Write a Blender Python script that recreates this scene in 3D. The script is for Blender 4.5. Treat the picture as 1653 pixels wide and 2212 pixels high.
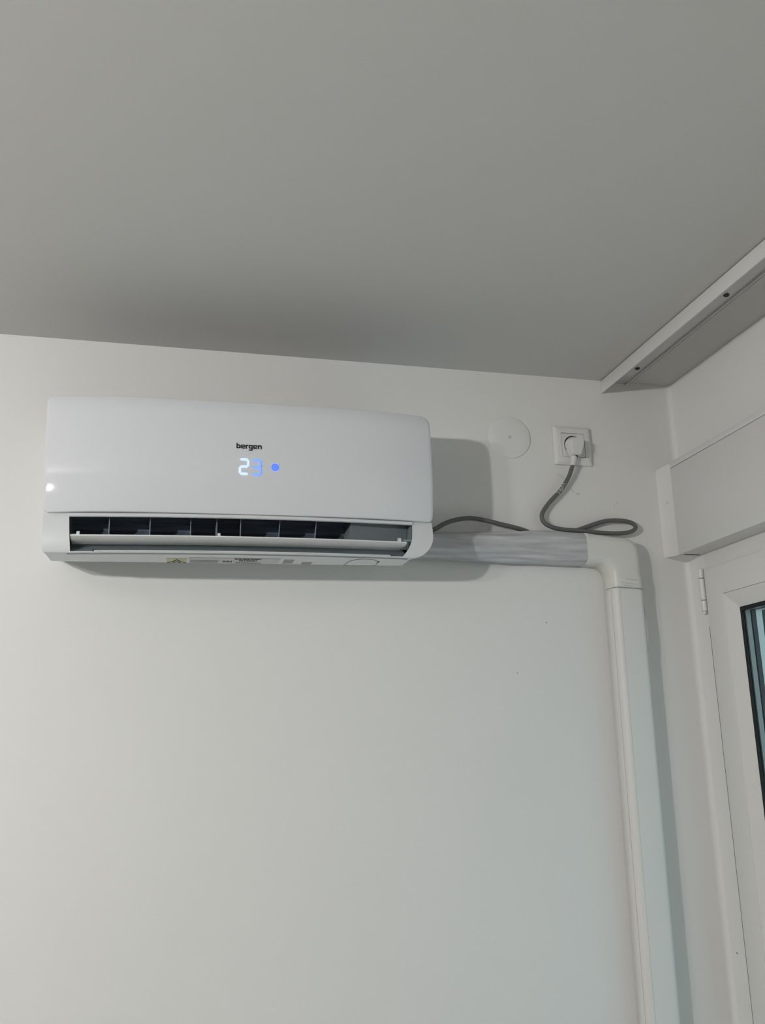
import bpy, bmesh, math, random
from mathutils import Vector, Matrix, noise
for o in list(bpy.data.objects):
    bpy.data.objects.remove(o, do_unlink=True)
SC = bpy.context.scene
COL = SC.collection
random.seed(4)

# ------------------------------------------------------------------ camera
cam = bpy.data.cameras.new('camera')
cam.sensor_fit = 'VERTICAL'
cam.sensor_height = 24.0
cam.lens = 1860.29 * 24.0 / 2212.0
cam.shift_x = (826.5 - 821.05) / 2212.0
cam.shift_y = (1198.69 - 1106.0) / 2212.0
cam.clip_start = 0.01
co = bpy.data.objects.new('camera', cam)
COL.objects.link(co)
_r = Vector((0.97294, -0.22968, -0.02636)); _f = Vector((0.22990, 0.94862, 0.21747))
_r.normalize(); _f = (_f - _r * _f.dot(_r)).normalized(); _u = _r.cross(_f)
M = Matrix(((_r.x, _u.x, -_f.x), (_r.y, _u.y, -_f.y), (_r.z, _u.z, -_f.z)))
co.matrix_world = Matrix.Translation((-1.0261, -1.5438, 1.7554)) @ M.to_4x4()
SC.camera = co

# ------------------------------------------------------------------ world, lamps, exposure
w = bpy.data.worlds.new('daylight'); SC.world = w; w.use_nodes = True
nt = w.node_tree
bg = nt.nodes['Background']
bg.inputs[0].default_value = (0.74, 0.89, 1.0, 1)
bg.inputs[1].default_value = 1.05
SC.view_settings.view_transform = 'Standard'
SC.view_settings.look = 'None'
SC.view_settings.gamma = 1.0
SC.view_settings.use_curve_mapping = False
SC.view_settings.exposure = 0.0

def lamp(name, loc, watts, radius, col):
    l = bpy.data.lights.new(name, 'POINT'); l.energy = watts; l.shadow_soft_size = radius; l.color = col
    o = bpy.data.objects.new(name, l); COL.objects.link(o); o.location = loc
    return o
# the bulbs of the room's hanging ceiling lamp, left of the camera
LAMP = (0.985, 0.98, 0.955)
lamp('bulb', (-2.22, -1.70, 2.135), 52.0, 0.026, LAMP)
lamp('bulb', (-2.56, -1.70, 2.135), 14.0, 0.026, LAMP)
lamp('bulb', (-2.74, -1.76, 2.135), 14.0, 0.026, LAMP)

pl = bpy.data.lights.new('door_daylight', 'AREA'); pl.shape = 'RECTANGLE'; pl.size = 0.80; pl.size_y = 2.0
pl.cycles.is_portal = True                       # sky light comes in through the balcony door
po_ = bpy.data.objects.new('door_daylight', pl); COL.objects.link(po_); po_.location = (0.07, -.515, 1.0); po_.rotation_euler = (0, math.radians(90), 0)

# ------------------------------------------------------------------ materials
def mat(name, col, rough=0.5, spec=0.5, metal=0.0, bump=0.0, bscale=40, var=0.0, vscale=3, coat=0.0, emit=None, estr=0.0):
    m = bpy.data.materials.new(name); m.use_nodes = True
    t = m.node_tree; b = t.nodes['Principled BSDF']
    b.inputs['Base Color'].default_value = (*col, 1)
    b.inputs['Roughness'].default_value = rough
    b.inputs['Specular IOR Level'].default_value = spec
    b.inputs['Metallic'].default_value = metal
    if coat:
        b.inputs['Coat Weight'].default_value = coat; b.inputs['Coat Roughness'].default_value = 0.12
    tc = t.nodes.new('ShaderNodeTexCoord')
    if var > 0:
        n = t.nodes.new('ShaderNodeTexNoise'); n.inputs['Scale'].default_value = vscale; n.inputs['Detail'].default_value = 5
        t.links.new(tc.outputs['Object'], n.inputs['Vector'])
        r = t.nodes.new('ShaderNodeValToRGB')
        r.color_ramp.elements[0].position = 0.3; r.color_ramp.elements[1].position = 0.7
        r.color_ramp.elements[0].color = (*[c * (1 - var) for c in col], 1)
        r.color_ramp.elements[1].color = (*[min(1, c * (1 + var)) for c in col], 1)
        t.links.new(n.outputs['Fac'], r.inputs['Fac']); t.links.new(r.outputs['Color'], b.inputs['Base Color'])
    if bump > 0:
        n = t.nodes.new('ShaderNodeTexNoise'); n.inputs['Scale'].default_value = bscale; n.inputs['Detail'].default_value = 4
        t.links.new(tc.outputs['Object'], n.inputs['Vector'])
        bp = t.nodes.new('ShaderNodeBump'); bp.inputs['Strength'].default_value = bump; bp.inputs['Distance'].default_value = 0.004
        t.links.new(n.outputs['Fac'], bp.inputs['Height']); t.links.new(bp.outputs['Normal'], b.inputs['Normal'])
    if emit:
        b.inputs['Emission Color'].default_value = (*emit, 1); b.inputs['Emission Strength'].default_value = estr
    return m

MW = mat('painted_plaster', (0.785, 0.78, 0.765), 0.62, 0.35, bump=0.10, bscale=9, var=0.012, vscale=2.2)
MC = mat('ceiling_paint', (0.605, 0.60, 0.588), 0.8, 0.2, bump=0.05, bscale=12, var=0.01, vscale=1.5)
MWD = mat('taupe_wall_paint', (0.30, 0.28, 0.26), 0.7, 0.3, bump=0.1, bscale=9)
MFL = mat('floor_laminate', (0.38, 0.345, 0.30), 0.45, 0.4, var=0.12, vscale=6)
MPV = mat('white_upvc', (0.74, 0.735, 0.72), 0.32, 0.45, var=0.006, vscale=5)
MBOX = mat('shutter_box_plastic', (0.70, 0.70, 0.69), 0.38, 0.4, bump=0.06, bscale=300)
MAC = mat('air_conditioner_plastic', (0.68, 0.70, 0.72), 0.30, 0.5, coat=0.0)
MPAN = mat('glossy_panel_plastic', (0.71, 0.73, 0.76), 0.07, 0.30)
MLOU = mat('louver_plastic', (0.78, 0.78, 0.78), 0.35, 0.5)
MIN = mat('outlet_grey_plastic', (0.20, 0.235, 0.25), 0.45, 0.4)
MFAN = mat('dark_fan', (0.15, 0.19, 0.25), 0.55, 0.3)
MVAN = mat('vane_plastic', (0.26, 0.29, 0.31), 0.45, 0.4)
MBLK = mat('black_print', (0.018, 0.02, 0.025), 0.5, 0.3)
MGREY = mat('grey_print', (0.33, 0.34, 0.34), 0.6, 0.3)
MLAB = mat('label_paper', (0.60, 0.61, 0.60), 0.6, 0.3)
MYEL = mat('yellow_label', (0.62, 0.60, 0.40), 0.6, 0.3)
MSL = mat('seam_shadow_gap', (0.10, 0.11, 0.115), 0.7, 0.2)
MD2 = mat('lit_segment_white', (0.3, 0.4, 0.6), 0.5, 0.3, emit=(0.62, 0.74, 1.0), estr=0.85)
MD3 = mat('lit_segment_blue', (0.2, 0.3, 0.6), 0.5, 0.3, emit=(0.14, 0.32, 1.0), estr=0.85)
ML1 = mat('led_square', (0.3, 0.35, 0.7), 0.5, 0.3, emit=(0.27, 0.33, 0.85), estr=0.75)
ML2 = mat('led_ring', (0.1, 0.15, 0.5), 0.5, 0.3, emit=(0.055, 0.15, 0.80), estr=0.85)
ML3 = mat('led_inner_ring', (0.1, 0.2, 0.6), 0.5, 0.3, emit=(0.10, 0.30, 1.0), estr=0.85)
ML4 = mat('led_centre', (0.05, 0.1, 0.3), 0.5, 0.3, emit=(0.02, 0.14, 0.55), estr=0.8)
MSOC = mat('socket_plastic', (0.76, 0.755, 0.74), 0.25, 0.5, coat=0.15)
MSOI = mat('socket_insert_plastic', (0.73, 0.73, 0.735), 0.3, 0.5)
MPLUG = mat('plug_plastic', (0.74, 0.735, 0.725), 0.4, 0.45)
MCAB = mat('grey_cable', (0.135, 0.135, 0.130), 0.5, 0.4)
MPRT = mat('white_print', (0.62, 0.62, 0.61), 0.6, 0.3)
MDISC = mat('cover_plate_paint', (0.75, 0.745, 0.725), 0.5, 0.35)
MTRK = mat('trunking_plastic', (0.745, 0.735, 0.715), 0.46, 0.45, bump=0.05, bscale=14)
MTAPE = mat('white_vinyl_tape', (0.72, 0.712, 0.68), 0.38, 0.45, bump=0.16, bscale=45)
MALU = mat('painted_rail', (0.72, 0.715, 0.70), 0.4, 0.45)
MCH = mat('rail_channel', (0.56, 0.56, 0.56), 0.28, 0.5, metal=0.35)
MSCR = mat('dark_screw', (0.05, 0.055, 0.045), 0.4, 0.5, metal=0.4)
MGAS = mat('black_gasket_and_shade', (0.012, 0.016, 0.018), 0.55, 0.3)
MSPA = mat('aluminium_spacer', (0.30, 0.31, 0.31), 0.3, 0.5, metal=0.4, bump=0.2, bscale=60)
MANT = mat('anthracite_outer_frame', (0.03, 0.035, 0.05), 0.4, 0.4)
MGUI = mat('guide_rail', (0.22, 0.27, 0.28), 0.4, 0.4)
MGUD = mat('guide_rail_groove', (0.16, 0.20, 0.21), 0.5, 0.3)
MEXT = mat('exterior_render', (0.62, 0.62, 0.60), 0.8, 0.2, bump=0.2, bscale=80)
MSCF = mat('scuff', (0.30, 0.295, 0.28), 0.8, 0.1)
MSEAM = mat('trunking_seam', (0.56, 0.55, 0.53), 0.5, 0.3)
MSC2 = mat('hairline_crack', (0.56, 0.555, 0.54), 0.8, 0.1)
MHIN = mat('hinge_cover_plastic', (0.76, 0.755, 0.745), 0.28, 0.5)

# translucent wrapping film: streaky cool white
MFILM = mat('wrapping_film', (0.56, 0.57, 0.575), 0.34, 0.45)
t = MFILM.node_tree; b = t.nodes['Principled BSDF']
tc = t.nodes.new('ShaderNodeTexCoord'); mp = t.nodes.new('ShaderNodeMapping'); mp.inputs['Scale'].default_value = (9, 90, 90)
n = t.nodes.new('ShaderNodeTexNoise'); n.inputs['Scale'].default_value = 1.2; n.inputs['Detail'].default_value = 6
r = t.nodes.new('ShaderNodeValToRGB'); r.color_ramp.elements[0].position = .32; r.color_ramp.elements[1].position = .7
r.color_ramp.elements[0].color = (.40, .41, .42, 1); r.color_ramp.elements[1].color = (.60, .61, .635, 1)
bp = t.nodes.new('ShaderNodeBump'); bp.inputs['Strength'].default_value = 0.6; bp.inputs['Distance'].default_value = .004
t.links.new(tc.outputs['Object'], mp.inputs['Vector']); t.links.new(mp.outputs['Vector'], n.inputs['Vector'])
t.links.new(n.outputs['Fac'], r.inputs['Fac']); t.links.new(r.outputs['Color'], b.inputs['Base Color'])
t.links.new(n.outputs['Fac'], bp.inputs['Height']); t.links.new(bp.outputs['Normal'], b.inputs['Normal'])

# window glass: clear transmission with a mirror reflection that grows at grazing angles
MGLA = bpy.data.materials.new('window_glass'); MGLA.use_nodes = True
t = MGLA.node_tree; t.nodes.clear()
out = t.nodes.new('ShaderNodeOutputMaterial'); mx = t.nodes.new('ShaderNodeMixShader'); fr = t.nodes.new('ShaderNodeFresnel')
tr = t.nodes.new('ShaderNodeBsdfTransparent'); gl = t.nodes.new('ShaderNodeBsdfGlossy')
tr.inputs[0].default_value = (0.90, 0.95, 0.945, 1); gl.inputs['Roughness'].default_value = 0.02; fr.inputs[0].default_value = 1.5
geo = t.nodes.new('ShaderNodeNewGeometry'); one = t.nodes.new('ShaderNodeMath'); one.operation = 'SUBTRACT'; one.inputs[0].default_value = 1.0
mul = t.nodes.new('ShaderNodeMath'); mul.operation = 'MULTIPLY'      # only the entering face reflects
t.links.new(geo.outputs['Backfacing'], one.inputs[1]); t.links.new(fr.outputs[0], mul.inputs[0]); t.links.new(one.outputs[0], mul.inputs[1])
t.links.new(mul.outputs[0], mx.inputs[0]); t.links.new(tr.outputs[0], mx.inputs[1]); t.links.new(gl.outputs[0], mx.inputs[2])
t.links.new(mx.outputs[0], out.inputs[0])

# ------------------------------------------------------------------ helpers
def link(name, verts, faces, m, parent=None, smooth=False, loc=None, fix=True, angle=None):
    me = bpy.data.meshes.new(name)
    me.from_pydata([tuple(v) for v in verts], [], faces); me.update()
    if fix:
        bm = bmesh.new(); bm.from_mesh(me); bmesh.ops.recalc_face_normals(bm, faces=bm.faces); bm.to_mesh(me); bm.free()
    me.materials.append(m)
    if smooth:
        for p in me.polygons: p.use_smooth = True
        if angle: me.set_sharp_from_angle(angle=math.radians(angle))
    o = bpy.data.objects.new(name, me); COL.objects.link(o)
    if parent: o.parent = parent
    if loc: o.location = loc
    return o

def from_bm(name, bm, m, parent=None, smooth=False, angle=35):
    me = bpy.data.meshes.new(name)
    bmesh.ops.recalc_face_normals(bm, faces=bm.faces); bm.to_mesh(me); bm.free()
    me.materials.append(m)
    if smooth:
        for p in me.polygons: p.use_smooth = True
        me.set_sharp_from_angle(angle=math.radians(angle))
    o = bpy.data.objects.new(name, me); COL.objects.link(o)
    if parent: o.parent = parent
    return o

def add_box(bm, x0, x1, y0, y1, z0, z1):
    v = [bm.verts.new((x, y, z)) for x in (x0, x1) for y in (y0, y1) for z in (z0, z1)]
    for f in ((0, 1, 3, 2), (4, 6, 7, 5), (0, 4, 5, 1), (2, 3, 7, 6), (0, 2, 6, 4), (1, 5, 7, 3)):
        bm.faces.new([v[i] for i in f])

def boxes(name, bl, m, parent=None, bevel=0, seg=2):
    bm = bmesh.new()
    for bx in bl: add_box(bm, *bx)
    if bevel: bmesh.ops.bevel(bm, geom=list(bm.edges), offset=bevel, segments=seg, affect='EDGES', profile=0.5)
    return from_bm(name, bm, m, parent, smooth=bool(bevel), angle=40)

def empty(name, loc, rot=(0, 0, 0)):
    o = bpy.data.objects.new(name, None); COL.objects.link(o); o.location = loc; o.rotation_euler = rot
    o.empty_display_size = 0.05
    return o

def tag(o, label=None, cat=None, group=None, kind=None):
    if label: o['label'] = label
    if cat: o['category'] = cat
    if group: o['group'] = group
    if kind: o['kind'] = kind
    return o

def tube_geo(path, rad, n=12):
    """closed tube along a list of Vectors; rad is a number or one per point"""
    P = [Vector(p) for p in path]; V = []; F = []
    up = Vector((0, 1, 0)); 
    for i, p in enumerate(P):
        d = (P[min(i + 1, len(P) - 1)] - P[max(i - 1, 0)]).normalized()
        a = d.cross(up)
        if a.length < 1e-4: a = d.cross(Vector((1, 0, 0)))
        a.normalize(); c = a.cross(d).normalized()
        rr = rad[i] if isinstance(rad, (list, tuple)) else rad
        for k in range(n):
            t = 2 * math.pi * k / n
            V.append(p + a * math.cos(t) * rr + c * math.sin(t) * rr)
    for i in range(len(P) - 1):
        for k in range(n):
            k2 = (k + 1) % n
            F.append((i * n + k, i * n + k2, (i + 1) * n + k2, (i + 1) * n + k))
    F.append(tuple(range(n))); F.append(tuple((len(P) - 1) * n + k for k in range(n)))
    return V, F

def spline(pts, sub=8):
    P = [Vector(p) for p in pts]; out = []
    for i in range(len(P) - 1):
        p0 = P[max(i - 1, 0)]; p1 = P[i]; p2 = P[i + 1]; p3 = P[min(i + 2, len(P) - 1)]
        for k in range(sub):
            t = k / sub
            out.append(0.5 * ((2 * p1) + (p2 - p0) * t + (2 * p0 - 5 * p1 + 4 * p2 - p3) * t * t + (3 * p1 - p0 - 3 * p2 + p3) * t ** 3))
    out.append(P[-1]); return out

def lathe_y(name, prof, cx, cz, m, parent=None, n=48, angle=35, cap0=True, cap1=True):
    """revolve (radius, y) profile about an axis along y"""
    V = []; F = []
    for r_, y in prof:
        for k in range(n):
            t = 2 * math.pi * k / n
            V.append((cx + r_ * math.cos(t), y, cz + r_ * math.sin(t)))
    for i in range(len(prof) - 1):
        for k in range(n):
            k2 = (k + 1) % n
            F.append((i * n + k, i * n + k2, (i + 1) * n + k2, (i + 1) * n + k))
    if cap0: F.append(tuple(range(n)))
    if cap1: F.append(tuple((len(prof) - 1) * n + k for k in range(n)))
    return link(name, V, F, m, parent, smooth=True, angle=angle)

# ------------------------------------------------------------------ room shell
XL, YF, ZC = -4.7, -4.8, 2.5
DY0, DY1, DZ1 = -0.058, -0.98, 2.114          # the door's opening in the right wall
wb = tag(boxes('wall_back', [(XL - .2, 0.25, 0, 0.2, -.1, ZC + .1)], MW), 'white painted plaster wall behind the air conditioner', kind='structure')
# right wall with the balcony door's opening and a softly rounded inner corner against the back wall
bm = bmesh.new()
add_box(bm, 0, .10, DY0, 0, 0, ZC)                    # strip between corner and door
add_box(bm, 0, .10, DY1, DY0, DZ1, ZC)                # above the door
add_box(bm, 0, .10, YF, DY1, 0, ZC)                   # beyond the door
R = .010; prev = None
for k in range(7):
    a = math.pi / 2 * k / 6
    p = (-R + R * math.sin(a), -R + R * math.cos(a))
    cur = [bm.verts.new((p[0], p[1], 0)), bm.verts.new((p[0], p[1], ZC))]
    if prev: bm.faces.new((prev[0], cur[0], cur[1], prev[1]))
    prev = cur
wr = tag(from_bm('wall_right', bm, MW, smooth=True, angle=60), 'white painted wall with the balcony door', kind='structure')
tag(boxes('wall_left', [(XL - .2, XL, YF, 0, 0, ZC)], MWD), 'taupe painted left wall', kind='structure')
tag(boxes('wall_front', [(XL - .2, 0.10, YF - .2, YF, 0, ZC)], MWD), 'taupe painted wall behind the camera', kind='structure')
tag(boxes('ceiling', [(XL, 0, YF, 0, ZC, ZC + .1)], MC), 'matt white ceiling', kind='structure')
tag(boxes('floor', [(XL, 0, YF, 0, -.1, 0)], MFL), 'wooden floor', kind='structure')

# small scuffs and hairline cracks on the plaster
def blob(name, c, axis, rx, rz, m, parent, rot=0.0, n=9):
    V = []
    for k in range(n):
        t = 2 * math.pi * k / n; q = 1 + .25 * math.sin(3 * t + c[0] * 90)
        a, b_ = rx * q * math.cos(t), rz * q * math.sin(t)
        a, b_ = a * math.cos(rot) - b_ * math.sin(rot), a * math.sin(rot) + b_ * math.cos(rot)
        V.append((c[0] + a, c[1], c[2] + b_) if axis == 'y' else (c[0], c[1] + a, c[2] + b_))
    h = Vector((0, -.0004, 0)) if axis == 'y' else Vector((-.0004, 0, 0))
    W_ = [Vector(v) + h * 2 for v in V]
    return link(name, [Vector(v) for v in V] + W_, [tuple(range(n)), tuple(range(n, 2 * n))] + [(k, (k + 1) % n, n + (k + 1) % n, n + k) for k in range(n)], m, parent)
blob('scuff', (-.323, 0, 1.9827), 'y', .0013, .0011, MSCF, wb)
blob('scuff', (-.389, 0, 1.8855), 'y', .0013, .0010, MSCF, wb)
blob('scuff', (-.1547, 0, 2.2259), 'y', .002, .0008, MSC2, wb, .6)
blob('scuff', (-.148, 0, 2.2311), 'y', .002, .0007, MSC2, wb, .8)
blob('scuff', (-.2345, 0, 2.2472), 'y', .0045, .0012, MSC2, wb, -.05)
blob('scuff', (0, -.0266, 1.3662), 'x', .0022, .0014, MSCF, wr, .3)
for a, c, rr in (((-.2742, 2.2877), (-.2616, 2.2794), .0006), ((-.2489, 2.2594), (-.2426, 2.2488), .0005)):
    V, F = tube_geo([(a[0], -.0002, a[1]), ((a[0] + c[0]) / 2, -.0002, (a[1] + c[1]) / 2 + .0006), (c[0], -.0002, c[1])], rr, 6)
    link('hairline_crack', V, F, MSC2, wb)

# ------------------------------------------------------------------ balcony door
door = tag(empty('door_1', (0, -.5, 0)), 'white plastic balcony door with glass pane under the shutter box', kind='structure')
def dchild(o): o.parent = door; o.matrix_parent_inverse = Matrix.Translation((0, .5, 0)); return o
FY0, FY1, FZ1 = DY0, DY1, DZ1
dchild(boxes('door_frame', [(0, .062, FY0 - .05, FY0, .0, FZ1), (0, .062, FY1, FY1 + .05, 0, FZ1), (0, .062, FY1 + .05, FY0 - .05, FZ1 - .06, FZ1), (0, .062, FY1 + .05, FY0 - .05, 0, .03)], MPV))
SY0, SY1, SZ0, SZ1 = -.0600, -.972, .02, 2.082
BY0, BZ1 = -.1125, 2.0250                   # outer line of the bead
GY0, GZ1 = -.1405, 1.9940                   # edge of the visible glass
BY1, GY1 = SY1 + (SY0 - BY0), SY1 + (SY0 - GY0)
BZ0 = SZ0 + (SZ1 - BZ1); GZ0 = SZ0 + (SZ1 - GZ1)
def ring(name, o, i, m, round_front=0.0):
    """picture-frame ring with mitred corners: o and i are (x, y0, y1, z0, z1) rectangles plus depth xb"""
    V = []; F = []
    for (x, y0, y1, z0, z1) in (o[0], o[1], i[0], i[1]) if len(o) == 2 else ():
        V += [(x, y0, z0), (x, y1, z0), (x, y1, z1), (x, y0, z1)]
    for L in range(3):
        for k in range(4):
            k2 = (k + 1) % 4
            F.append((L * 4 + k, L * 4 + k2, L * 4 + 4 + k2, L * 4 + 4 + k))
    for k in range(4):
        k2 = (k + 1) % 4
        F.append((12 + k, 12 + k2, k2, k))
    bm = bmesh.new(); vs = [bm.verts.new(v) for v in V]
    for f in F: bm.faces.new([vs[q] for q in f])
    if round_front:
        es = [e for e in bm.edges if all(v.index < 0 or True for v in e.verts) and all(abs(v.co.x - o[1][0]) < 1e-6 for v in e.verts)]
        bmesh.ops.bevel(bm, geom=es, offset=round_front, segments=3, affect='EDGES', profile=.5)
    return dchild(from_bm(name, bm, m, None, smooth=True, angle=30))
XS = -.006
ring('sash', [(.05, SY0, SY1, SZ0, SZ1), (XS, SY0, SY1, SZ0, SZ1)], [(XS, BY0, BY1, BZ0, BZ1), (.05, BY0, BY1, BZ0, BZ1)], MPV, .0015)
ring('glazing_bead', [(.009, BY0, BY1, BZ0, BZ1), (XS + .0008, BY0 - .0006, BY1 + .0006, BZ0 + .0006, BZ1 - .0006)], [(.0075, GY0 + .0015, GY1 - .0015, GZ0 - .0015, GZ1 + .0015), (.009, GY0, GY1, GZ0, GZ1)], MPV)
ring('gasket_and_gap_shade', [(.0118, GY0 + .004, GY1 - .004, GZ0 - .004, GZ1 + .004), (.0082, GY0 + .004, GY1 - .004, GZ0 - .004, GZ1 + .004)], [(.0082, GY0 - .0045, GY1 + .0045, GZ0 + .006, GZ1 - .0070), (.0118, GY0 - .0045, GY1 + .0045, GZ0 + .006, GZ1 - .0070)], MGAS)
def plain_ring(name, x0, x1, a, b_, m): return ring(name, [(x1, GY0 + a, GY1 - a, GZ0 - a, GZ1 + a), (x0, GY0 + a, GY1 - a, GZ0 - a, GZ1 + a)], [(x0, GY0 - b_, GY1 + b_, GZ0 + b_, GZ1 - b_), (x1, GY0 - b_, GY1 + b_, GZ0 + b_, GZ1 - b_)], m)
plain_ring('spacer_bar', .0150, .0245, .004, .006, MSPA)
for xx in (.0122, .0250):
    dchild(boxes('glass_pane', [(xx, xx + .0024, GY1 - .004, GY0 + .004, GZ0 - .004, GZ1 + .004)], MGLA))
plain_ring('outer_gasket', .0278, .0362, .030, .006, MANT)
plain_ring('outer_frame', .0364, .0495, .030, .0062, MPV)
dchild(boxes('gap_shade', [(-.0006, .0, SY0 + .0066, SY0 + .0082, .02, 1.97)], MSL))  # dark strip stands in for the shaded gap along the sash
# hinge on the left edge: three knuckles on a pin
hg = dchild(empty('hinge', (-.007, -.0525, 2.04))); tag(hg, 'white three-part hinge cover')
def knuckle(z0, z1, rr):
    V = []; F = []; prof = [(rr * .8, z0), (rr, z0 + .001), (rr, z1 - .001), (rr * .8, z1)]
    for r_, z in prof:
        for k in range(16):
            t = 2 * math.pi * k / 16; V.append((r_ * math.cos(t), r_ * math.sin(t) + (z - .04) * 0, z))
    for i in range(3):
        for k in range(16):
            F.append((i * 16 + k, i * 16 + (k + 1) % 16, i * 16 + 16 + (k + 1) % 16, i * 16 + 16 + k))
    F += [tuple(range(16)), tuple(range(48, 64))]
    return link('hinge_knuckle', V, F, MHIN, hg, smooth=True, angle=35)
for z0, z1 in ((.0262, .0455), (-.0180, .0254), (-.0400, -.0188)): knuckle(z0, z1, .0062)
link('hinge_cap', *tube_geo([(0, 0, -.0405), (0, 0, -.0435), (.001, 0, -.0455)], [.0045, .0045, .002], 12), MHIN, hg, smooth=True)

# outside: guide rail of the roller shutter beside the door, rendered reveal, a building across the street
gr = tag(empty('shutter_guide_rail', (.085, -.11, 0)), 'grey shutter guide rail outside the door glass', 'guide rail')
def rel(o, p): o.parent = p; o.matrix_parent_inverse = Matrix.Translation(-p.location); return o
rel(boxes('rail_body', [(.0635, .0725, -.1440, -.09, 0, 2.3), (.086, .11, -.1440, -.09, 0, 2.3), (.0725, .086, -.110, -.09, 0, 2.3)], MGUI), gr)
rel(boxes('brush_seal', [(.0735, .0850, -.128, -.1105, 0, 2.3)], MGUD), gr)

# ------------------------------------------------------------------ roller shutter box over the door
PX, BB, BT = -.05, 2.1140, 2.3065
sb = tag(empty('roller_shutter_box', (-.025, -.5, BB)), 'white plastic roller shutter box over the balcony door', 'shutter box')
rel(boxes('box_body', [(PX + .003, .0, DY1 - .02, -.049, BB + .001, BT - .001)], MBOX), sb)
rel(boxes('cover_panel', [(PX, PX + .006, DY1 - .02, -.0495, BB, 2.2938)], MBOX, bevel=.0008), sb)
rel(boxes('top_strip', [(PX, PX + .006, DY1 - .02, -.0495, 2.2948, BT)], MBOX, bevel=.0006), sb)
rel(boxes('bottom_seam', [(PX + .012, -.004, -.0508, -.0494, BB - .0003, BB + .002)], MSL), sb)
# hand-plastered filler closing the gap between the box's end and the back wall
V = []; F = []
rows = 14
for i in range(rows + 1):
    z = 2.1155 + (BT - .0005 - 2.1155) * i / rows
    wob = .0016 * noise.noise(Vector((0, 0, z * 38)))
    zb = 0
    ring_ = [(PX - .002 + wob, .0), (PX - .0008 + wob * .5, -.004), (PX - .0006, -.020), (PX + .0005, -.036), (PX + .0008, -.0495), (.0, -.0495), (.0, .0)]
    for j, (x, y) in enumerate(ring_):
        zz = z
        if i == 0:
            zz = {0: 2.1192, 1: 2.1182, 2: 2.1165, 3: 2.1150, 4: 2.1140, 5: 2.1132, 6: 2.1090}[j]
        V.append((x, y, zz))
m_ = len(ring_)
for i in range(rows):
    for j in range(m_):
        F.append((i * m_ + j, i * m_ + (j + 1) % m_, (i + 1) * m_ + (j + 1) % m_, (i + 1) * m_ + j))
F += [tuple(range(m_)), tuple(rows * m_ + k for k in range(m_))]
o = rel(link('plaster_filler', V, F, MW, smooth=True, angle=40), sb); tag(o, 'painted plaster filler between box and wall')
blob('chip', (PX - .0006, -.030, 2.2270), 'x', .004, .0006, MSC2, sb, -.15).matrix_parent_inverse = Matrix.Translation(-sb.location)

# ------------------------------------------------------------------ curtain rail on the ceiling
ct = tag(empty('curtain_rail', (-.13, -1.2, ZC)), 'white ceiling curtain rail running along the right wall', 'curtain rail')
Y1 = -2.9
rel(boxes('fascia', [(-.1620, -.1590, Y1, -.0005, 2.4712, 2.4980)], MALU, bevel=.0006), ct)
rel(boxes('mounting_base', [(-.1590, -.1035, Y1, -.0005, 2.4965, 2.4998)], MCH), ct)
rel(boxes('lip', [(-.1040, -.1012, Y1, -.0005, 2.4930, 2.4998)], MALU), ct)
rel(boxes('gasket_and_gap_shade', [(-.1012, -.0950, Y1, -.0005, 2.4970, 2.4998)], MGAS), ct)  # black strip painted in for the shadow gap between rail and ceiling
yy = -.078; first = None
while yy > Y1:
    if first is None:
        prof = [(.0052, 0), (.0052, -.0008), (.0042, -.0022), (.0026, -.0028), (.0022, -.0016)]
        V = []; F = []
        for r_, z in prof:
            for k in range(14):
                t = 2 * math.pi * k / 14; V.append((r_ * math.cos(t), r_ * math.sin(t), z))
        for i in range(len(prof) - 1):
            for k in range(14): F.append((i * 14 + k, i * 14 + (k + 1) % 14, i * 14 + 14 + (k + 1) % 14, i * 14 + 14 + k))
        F.append(tuple(range(14))); F.append(tuple(56 + k for k in range(14)))
        first = link('screw', V, F, MSCR, ct, smooth=True, angle=40); s_ = first
    else:
        s_ = first.copy(); COL.objects.link(s_)
    s_.location = (-.1190 + .13, yy + 1.2, 2.4966 - ZC)
    yy -= .2975

# ------------------------------------------------------------------ air conditioner
AX, AZ = -.912, 2.06
HW = .319
ac = tag(empty('air_conditioner', (AX, 0, AZ), (0, -.0087, 0)), 'white wall-mounted air conditioner with a lit blue 23 display', 'air conditioner')
PROF = [(0, .030), (-.04, .018), (-.08, .0095), (-.092, .0074), (-.105, .0070), (-.130, .0068), (-.150, .0068), (-.1600, .0069), (-.1665, .0073), (-.1695, .0092),
        (-.1722, .0200), (-.1734, .0320), (-.1728, .0460), (-.1708, .0580), (-.1690, .0655), (-.1655, .0745), (-.1630, .085), (-.160, .100), (-.160, .230), (-.155, .256), (-.12, .2655), (-.05, .2655), (0, .2655)]
LIP, TOP = 9, 14       # opening spans profile rows LIP..TOP
def inset(lz, y, side, idx):
    """how far the end of the body is cut in at the bottom corner: a chamfer at the left, a wide round at the right"""
    if idx < 8 and y > -.160: lz = .0068
    h = lz - .0068
    if side < 0:
        r_ = .006
        return r_ - math.sqrt(max(0, r_ * r_ - (r_ - h) ** 2)) if h < r_ else 0.0
    r_ = .042
    return r_ - math.sqrt(max(0, r_ * r_ - (r_ - h) ** 2)) if h < r_ else 0.0
def bowf(s): return (2 * s - 1) ** 4
def bowb(s): return (2 * s - 1) ** 2
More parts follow.
